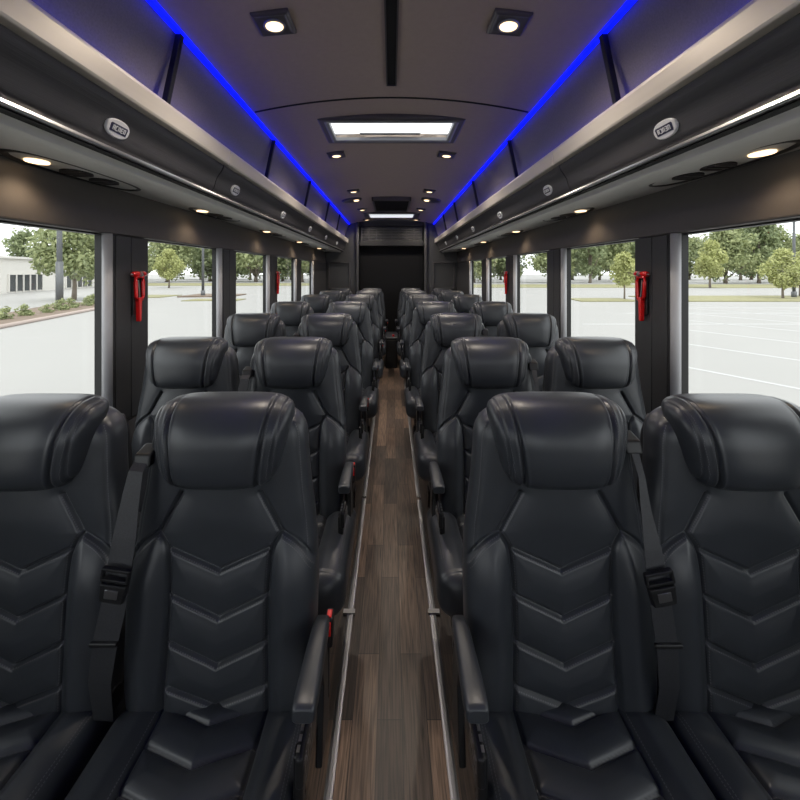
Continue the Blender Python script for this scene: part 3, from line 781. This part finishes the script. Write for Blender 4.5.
hammer(-1, 4.17, 'small red emergency hammer on a rear pillar, left wall')
hammer(1, 4.14, 'small red emergency hammer on a rear pillar, right wall')

# ------------------------------------------------------------------ outside
G = -1.0; C = EYE-G
def at(px, y_base):
    d = F*C/(y_base-271.5); return ((px-391.5)/F*d, d)
M['ground'] = add_noise(mat('pale concrete', (.272, .268, .256), .85), .25, .05, stretch=(1, 1, 1))
M['paint'] = mat('white road paint', (.40, .40, .40), .7)
M['lawn'] = add_noise(mat('dry lawn', (.21, .20, .10), .9), 1.5, .25)
M['mulch'] = add_noise(mat('mulch', (.15, .11, .08), .9), 3, .4)
M['kerb'] = mat('kerb', (.34, .28, .25), .8)
M['stucco'] = mat('cream stucco', (.60, .58, .54), .8)
M['dglass'] = mat('dark shop glass', (.04, .045, .05), .2)
M['pole'] = mat('grey pole', (.09, .095, .10), .5)
M['bark'] = mat('bark', (.17, .14, .11), .9)
gd = MB(); gd.box(-220, 220, -60, 320, G-.1, G, 0)
# painted bay lines on the right-hand lot
for k in range(7):
    p0 = Vector((10.1, 13.8)); dr = Vector((1.3, -2.6)).normalized(); st = Vector((-2.5, -3.2))
    c = p0+Vector((2.45, 3.35))*(k-1); a = c-dr*1.5; b_ = c+dr*6; n_ = Vector((-dr.y, dr.x))*.06
    gd.add([(*(a+n_), G+.004), (*(b_+n_), G+.004), (*(b_-n_), G+.004), (*(a-n_), G+.004)], [(0, 1, 2, 3)], 1)
for (xa, xb, d) in ((14, 60, 24), (17, 70, 27.5), (9, 30, 19)):
    gd.box(xa, xb, d-.06, d+.06, G, G+.004, 1)
struct(gd.build('ground', [M['ground'], M['paint']]))
def slab(name, pts, h, m, label=None):
    mb = MB(); n = len(pts); mb.loft([[(*p, G) for p in pts], [(*p, G+h) for p in pts]], smooth=False)
    return struct(mb.build(name, m))
slab('lawn', [(23.5, 33), (80, 33), (80, 41), (23.5, 40)], .08, M['lawn'])
slab('lawn', [(15.5, 33), (20.6, 33), (20.6, 36.5), (16, 36.5)], .08, M['lawn'])
slab('lawn', [(12, 62), (140, 58), (140, 76), (12, 76)], .06, M['lawn'])
slab('lawn', [(-60, 70), (-6, 70), (-6, 84), (-60, 84)], .06, M['lawn'])
slab('lawn', [(-17.5, 33.5), (-13, 34), (-13, 36), (-17.5, 36)], .06, M['lawn'])
slab('mulch_island', [(-20.5, 38.5), (-15.5, 39), (-15.5, 43), (-20.5, 43)], .12, M['mulch'])
slab('lawn', [(-26, 37.5), (-21.8, 38), (-21.8, 42), (-26, 42)], .06, M['lawn'])
slab('planting_strip', [(-16.8, 16.5), (-16.2, 16.5), (-20.6, 32), (-23.2, 32)][::-1] and [(-19.6, 17), (-16.9, 17), (-19.4, 27), (-20.4, 30), (-25, 31)], .14, M['mulch'])
mb = MB(); mb.tube([(-16.8, 16.8, G+.07), (-19.3, 27, G+.07), (-20.3, 30.2, G+.07)], .11, 8); struct(mb.build('kerb', M['kerb']))

# building beyond the left windows
root = empty('shop_building', (-43.1, 44.4, G)); tag(root, 'low cream flat-roofed building with dark shop windows beyond the left lot', 'building')
root.rotation_euler.z = math.atan2(.975, -.22)
m = MB(); m.box(-25, 42, 0, 14, 0, 4.1); m.build('facade', M['stucco'], root)
m = MB(); m.box(-25.3, 42.3, -.3, 14.2, 3.95, 4.2); m.build('roof_coping', M['stucco'], root)
for (xa, xb) in ((1.2, 7.35), (12.6, 19.8), (25, 32)):
    m = MB(); m.box(xa, xb, -.06, .1, .2, 2.1); w_ = m.build('window', M['dglass'], root)
    m = MB()
    for x in np.linspace(xa, xb, 6): m.box(x-.09, x+.09, -.14, .05, .15, 2.15)
    m.box(xa, xb, -.14, .05, 2.1, 2.22); m.build('window_frame', M['stucco'], w_)

# trees
def leaf_mat(name, c0, c1):
    m = mat(name, c0, .7); nt, p, N, L = nodes(m)
    ge = N('ShaderNodeNewGeometry'); mx = N('ShaderNodeMix'); mx.data_type = 'RGBA'
    mx.inputs[6].default_value = (*c0, 1); mx.inputs[7].default_value = (*c1, 1)
    L(ge.outputs['Random Per Island'], mx.inputs[0]); L(mx.outputs[2], p.inputs['Base Color'])
    p.inputs['Subsurface Weight'].default_value = 0
    tr = N('ShaderNodeBsdfTranslucent'); L(mx.outputs[2], tr.inputs[0]); ms = N('ShaderNodeMixShader'); ms.inputs[0].default_value = .35
    out = nt.nodes['Material Output']; L(p.outputs[0], ms.inputs[1]); L(tr.outputs[0], ms.inputs[2]); L(ms.outputs[0], out.inputs[0])
    return m
M['leaf_mid'] = leaf_mat('mid green leaves', (.20, .24, .115), (.37, .40, .20))
M['leaf_dark'] = leaf_mat('deep green leaves', (.17, .215, .11), (.31, .35, .185))
M['leaf_lime'] = leaf_mat('lime leaves', (.33, .36, .14), (.47, .48, .21))
def crown_mesh(seed, h, r, base, nb, nl, size):
    rnd = random.Random(seed); mb = MB(); blobs = []
    for _ in range(nb):
        t = rnd.random(); z = base+(h-base)*(.12+.80*t); k = math.sin(math.pi*min(1, .18+.80*t))**.7
        a = rnd.uniform(0, 2*math.pi); q = r*.72*k*math.sqrt(rnd.random())
        blobs.append((q*math.cos(a), q*math.sin(a), z, r*rnd.uniform(.26, .46)))
    for _ in range(nl):
        bx, by, bz, br = rnd.choice(blobs)
        d = Vector((rnd.gauss(0, 1), rnd.gauss(0, 1), rnd.gauss(0, .8))).normalized()*br*(rnd.random()**.35)
        c = Vector((bx, by, bz))+d
        n = (d.normalized()*.6+Vector((rnd.uniform(-1, 1), rnd.uniform(-1, 1), rnd.uniform(-.2, 1)))).normalized()
        u = n.orthogonal().normalized(); w = n.cross(u); s_ = size*rnd.uniform(.6, 1.3); q = rnd.uniform(0, 6.3)
        u, w = u*math.cos(q)+w*math.sin(q), w*math.cos(q)-u*math.sin(q)
        mb.add([c-u*s_, c+w*s_*.55, c+u*s_, c-w*s_*.55], [(0, 1, 2, 3)], 0)
    return mb, blobs
TREE = {}
def tree_proto(kind):
    seed, h, r, base, nb, nl, size, lm, tr = {
        'broad': (3, 10.5, 5.2, .9, 30, 5200, .34, 'leaf_mid', .30), 'dense': (8, 12.0, 4.8, .9, 32, 5200, .34, 'leaf_dark', .32),
        'tall': (15, 13.0, 4.0, 1.2, 30, 4600, .32, 'leaf_dark', .28), 'young': (5, 4.2, 1.5, 1.35, 18, 2600, .13, 'leaf_lime', .06),
        'street': (12, 7.0, 2.9, 1.9, 22, 4200, .20, 'leaf_lime', .14), 'near': (21, 7.2, 3.4, 2.0, 26, 5600, .20, 'leaf_mid', .16)}[kind]
    root = empty('tree'); mb, bl = crown_mesh(seed, h, r, base, nb, nl, size); mb.build('crown', M[lm], root, recalc=False)
    m = MB(); m.tube([(0, 0, 0), (tr*.3, 0, base*.6), (0, tr*.3, base+.3), (0, 0, (base+h)/2)], [tr*1.25, tr, tr*.8, tr*.3], 8)
    for b in bl[:7]: m.tube([(0, 0, base*.9), (b[0]*.5, b[1]*.5, (base+b[2])/2), b[:3]], [tr*.55, tr*.35, tr*.12], 6)
    m.build('trunk', M['bark'], root); return root
def plant(kind, x, y, sc, rot, label, group=None):
    if kind not in TREE: TREE[kind] = o = tree_proto(kind); index_kids()
    else: o = copy_tree(TREE[kind])
    o.location = (x, y, G); o.scale = (sc, sc, sc) if not isinstance(sc, tuple) else sc; o.rotation_euler.z = rot
    tag(o, label, 'tree', group); return o
rnd = random.Random(4)
plant('young', 20.4, 35.3, 1.0, .3, 'small lime green sapling on the grass island outside the second right window')
plant('street', *at(710, 288), .98, 1., 'yellow-green tree with slim trunk outside the first right window')
plant('street', *at(783, 299), .62, 2.2, 'slim yellowish young tree on the grass strip, far right window')
plant('street', *at(800, 297), .60, 3.9, 'slim young tree beside the dark pole at the right edge')
plant('near', *at(74, 300), (1.02, 1.02, .98), .6, 'green tree in front of the shop building outside the first left window')
plant('dense', -69, 76, .88, 1.6, 'green tree rising behind the roof of the low cream building')
plant('street', *at(169, 288), .80, .2, 'lime green young tree outside the second left window')
# treelines
R_LAB = 'leafy green tree in the treeline beyond the right-hand parking lot'
L_LAB = 'leafy green tree in the treeline beyond the left-hand parking lot'
for k in range(13):
    x = 19+k*8.2+rnd.uniform(-1.5, 1.5); y = 92+rnd.uniform(-4, 8)-k*.9
    plant(['broad', 'dense', 'broad', 'tall'][k % 4], x, y, rnd.uniform(1.0, 1.22), rnd.uniform(0, 6), R_LAB, 'treeline outside the right windows')
for k in range(13):
    x = 14+k*9.5+rnd.uniform(-2, 2); y = 116+rnd.uniform(-4, 6)
    plant(['tall', 'dense', 'broad'][k % 3], x, y, rnd.uniform(1.1, 1.3), rnd.uniform(0, 6), R_LAB, 'treeline outside the right windows')
for k in range(7):
    x = -15-k*6.0+rnd.uniform(-1.5, 1.5); y = 95+rnd.uniform(-4, 8)
    plant(['broad', 'tall', 'dense'][k % 3], x, y, rnd.uniform(1.1, 1.4), rnd.uniform(0, 6), L_LAB, 'treeline outside the left windows')
for k in range(9):
    x = -14-k*9+rnd.uniform(-2, 2); y = 120+rnd.uniform(-4, 6)
    plant(['tall', 'dense', 'broad'][k % 3], x, y, rnd.uniform(1.2, 1.5), rnd.uniform(0, 6), L_LAB, 'treeline outside the left windows')
# poles
def pole(px, yb, h, r, label, thick=None):
    x, d = at(px, yb); root = empty('lamp_post', (x, d, G)); tag(root, label, 'lamp post')
    m = MB(); m.tube([(0, 0, 0), (0, 0, h)], [r, r*.8], 12); m.build('shaft', M['pole'], root)
    m = MB(); m.cyl((0, 0, 0), (0, 0, 1), (thick or r*1.6), .6 if not thick else 3.2, 14); m.build('footing', M['pole'], root)
    m = MB(); m.box(-.06, .06, -.9, .9, h-.12, h); m.box(-.18, .18, -1.3, -.7, h-.16, h-.04); m.box(-.18, .18, .7, 1.3, h-.16, h-.04); m.build('lamp_head', M['pole'], root)
pole(59.5, 305.5, 9.5, .19, 'thick grey lamp post on the planting strip outside the first left window', .23)
pole(203, 296.5, 9, .13, 'slim dark lamp post outside the second left window')
pole(794, 298, 9, .13, 'dark lamp post at the right edge of the first right window')
# low shrubs in the planting strip
rs = random.Random(7)
for k in range(8):
    t = k/7; x = -18.2-3.2*t+rs.uniform(-.4, .4); y = 18.2+11*t
    if k == 0:
        sh = empty('shrub'); mb, _ = crown_mesh(31, .62, .55, .0, 9, 420, .08); mb.build('foliage', M['leaf_mid'], sh, recalc=False); index_kids(); SH0 = sh
    else: sh = copy_tree(SH0)
    sh.location = (x, y, G+.12); sh.scale = (rs.uniform(.7, 1.1),)*3; sh.rotation_euler.z = rs.uniform(0, 6)
    tag(sh, 'low shrub in the mulch strip outside the first left window', 'shrub', 'shrubs in the planting strip')
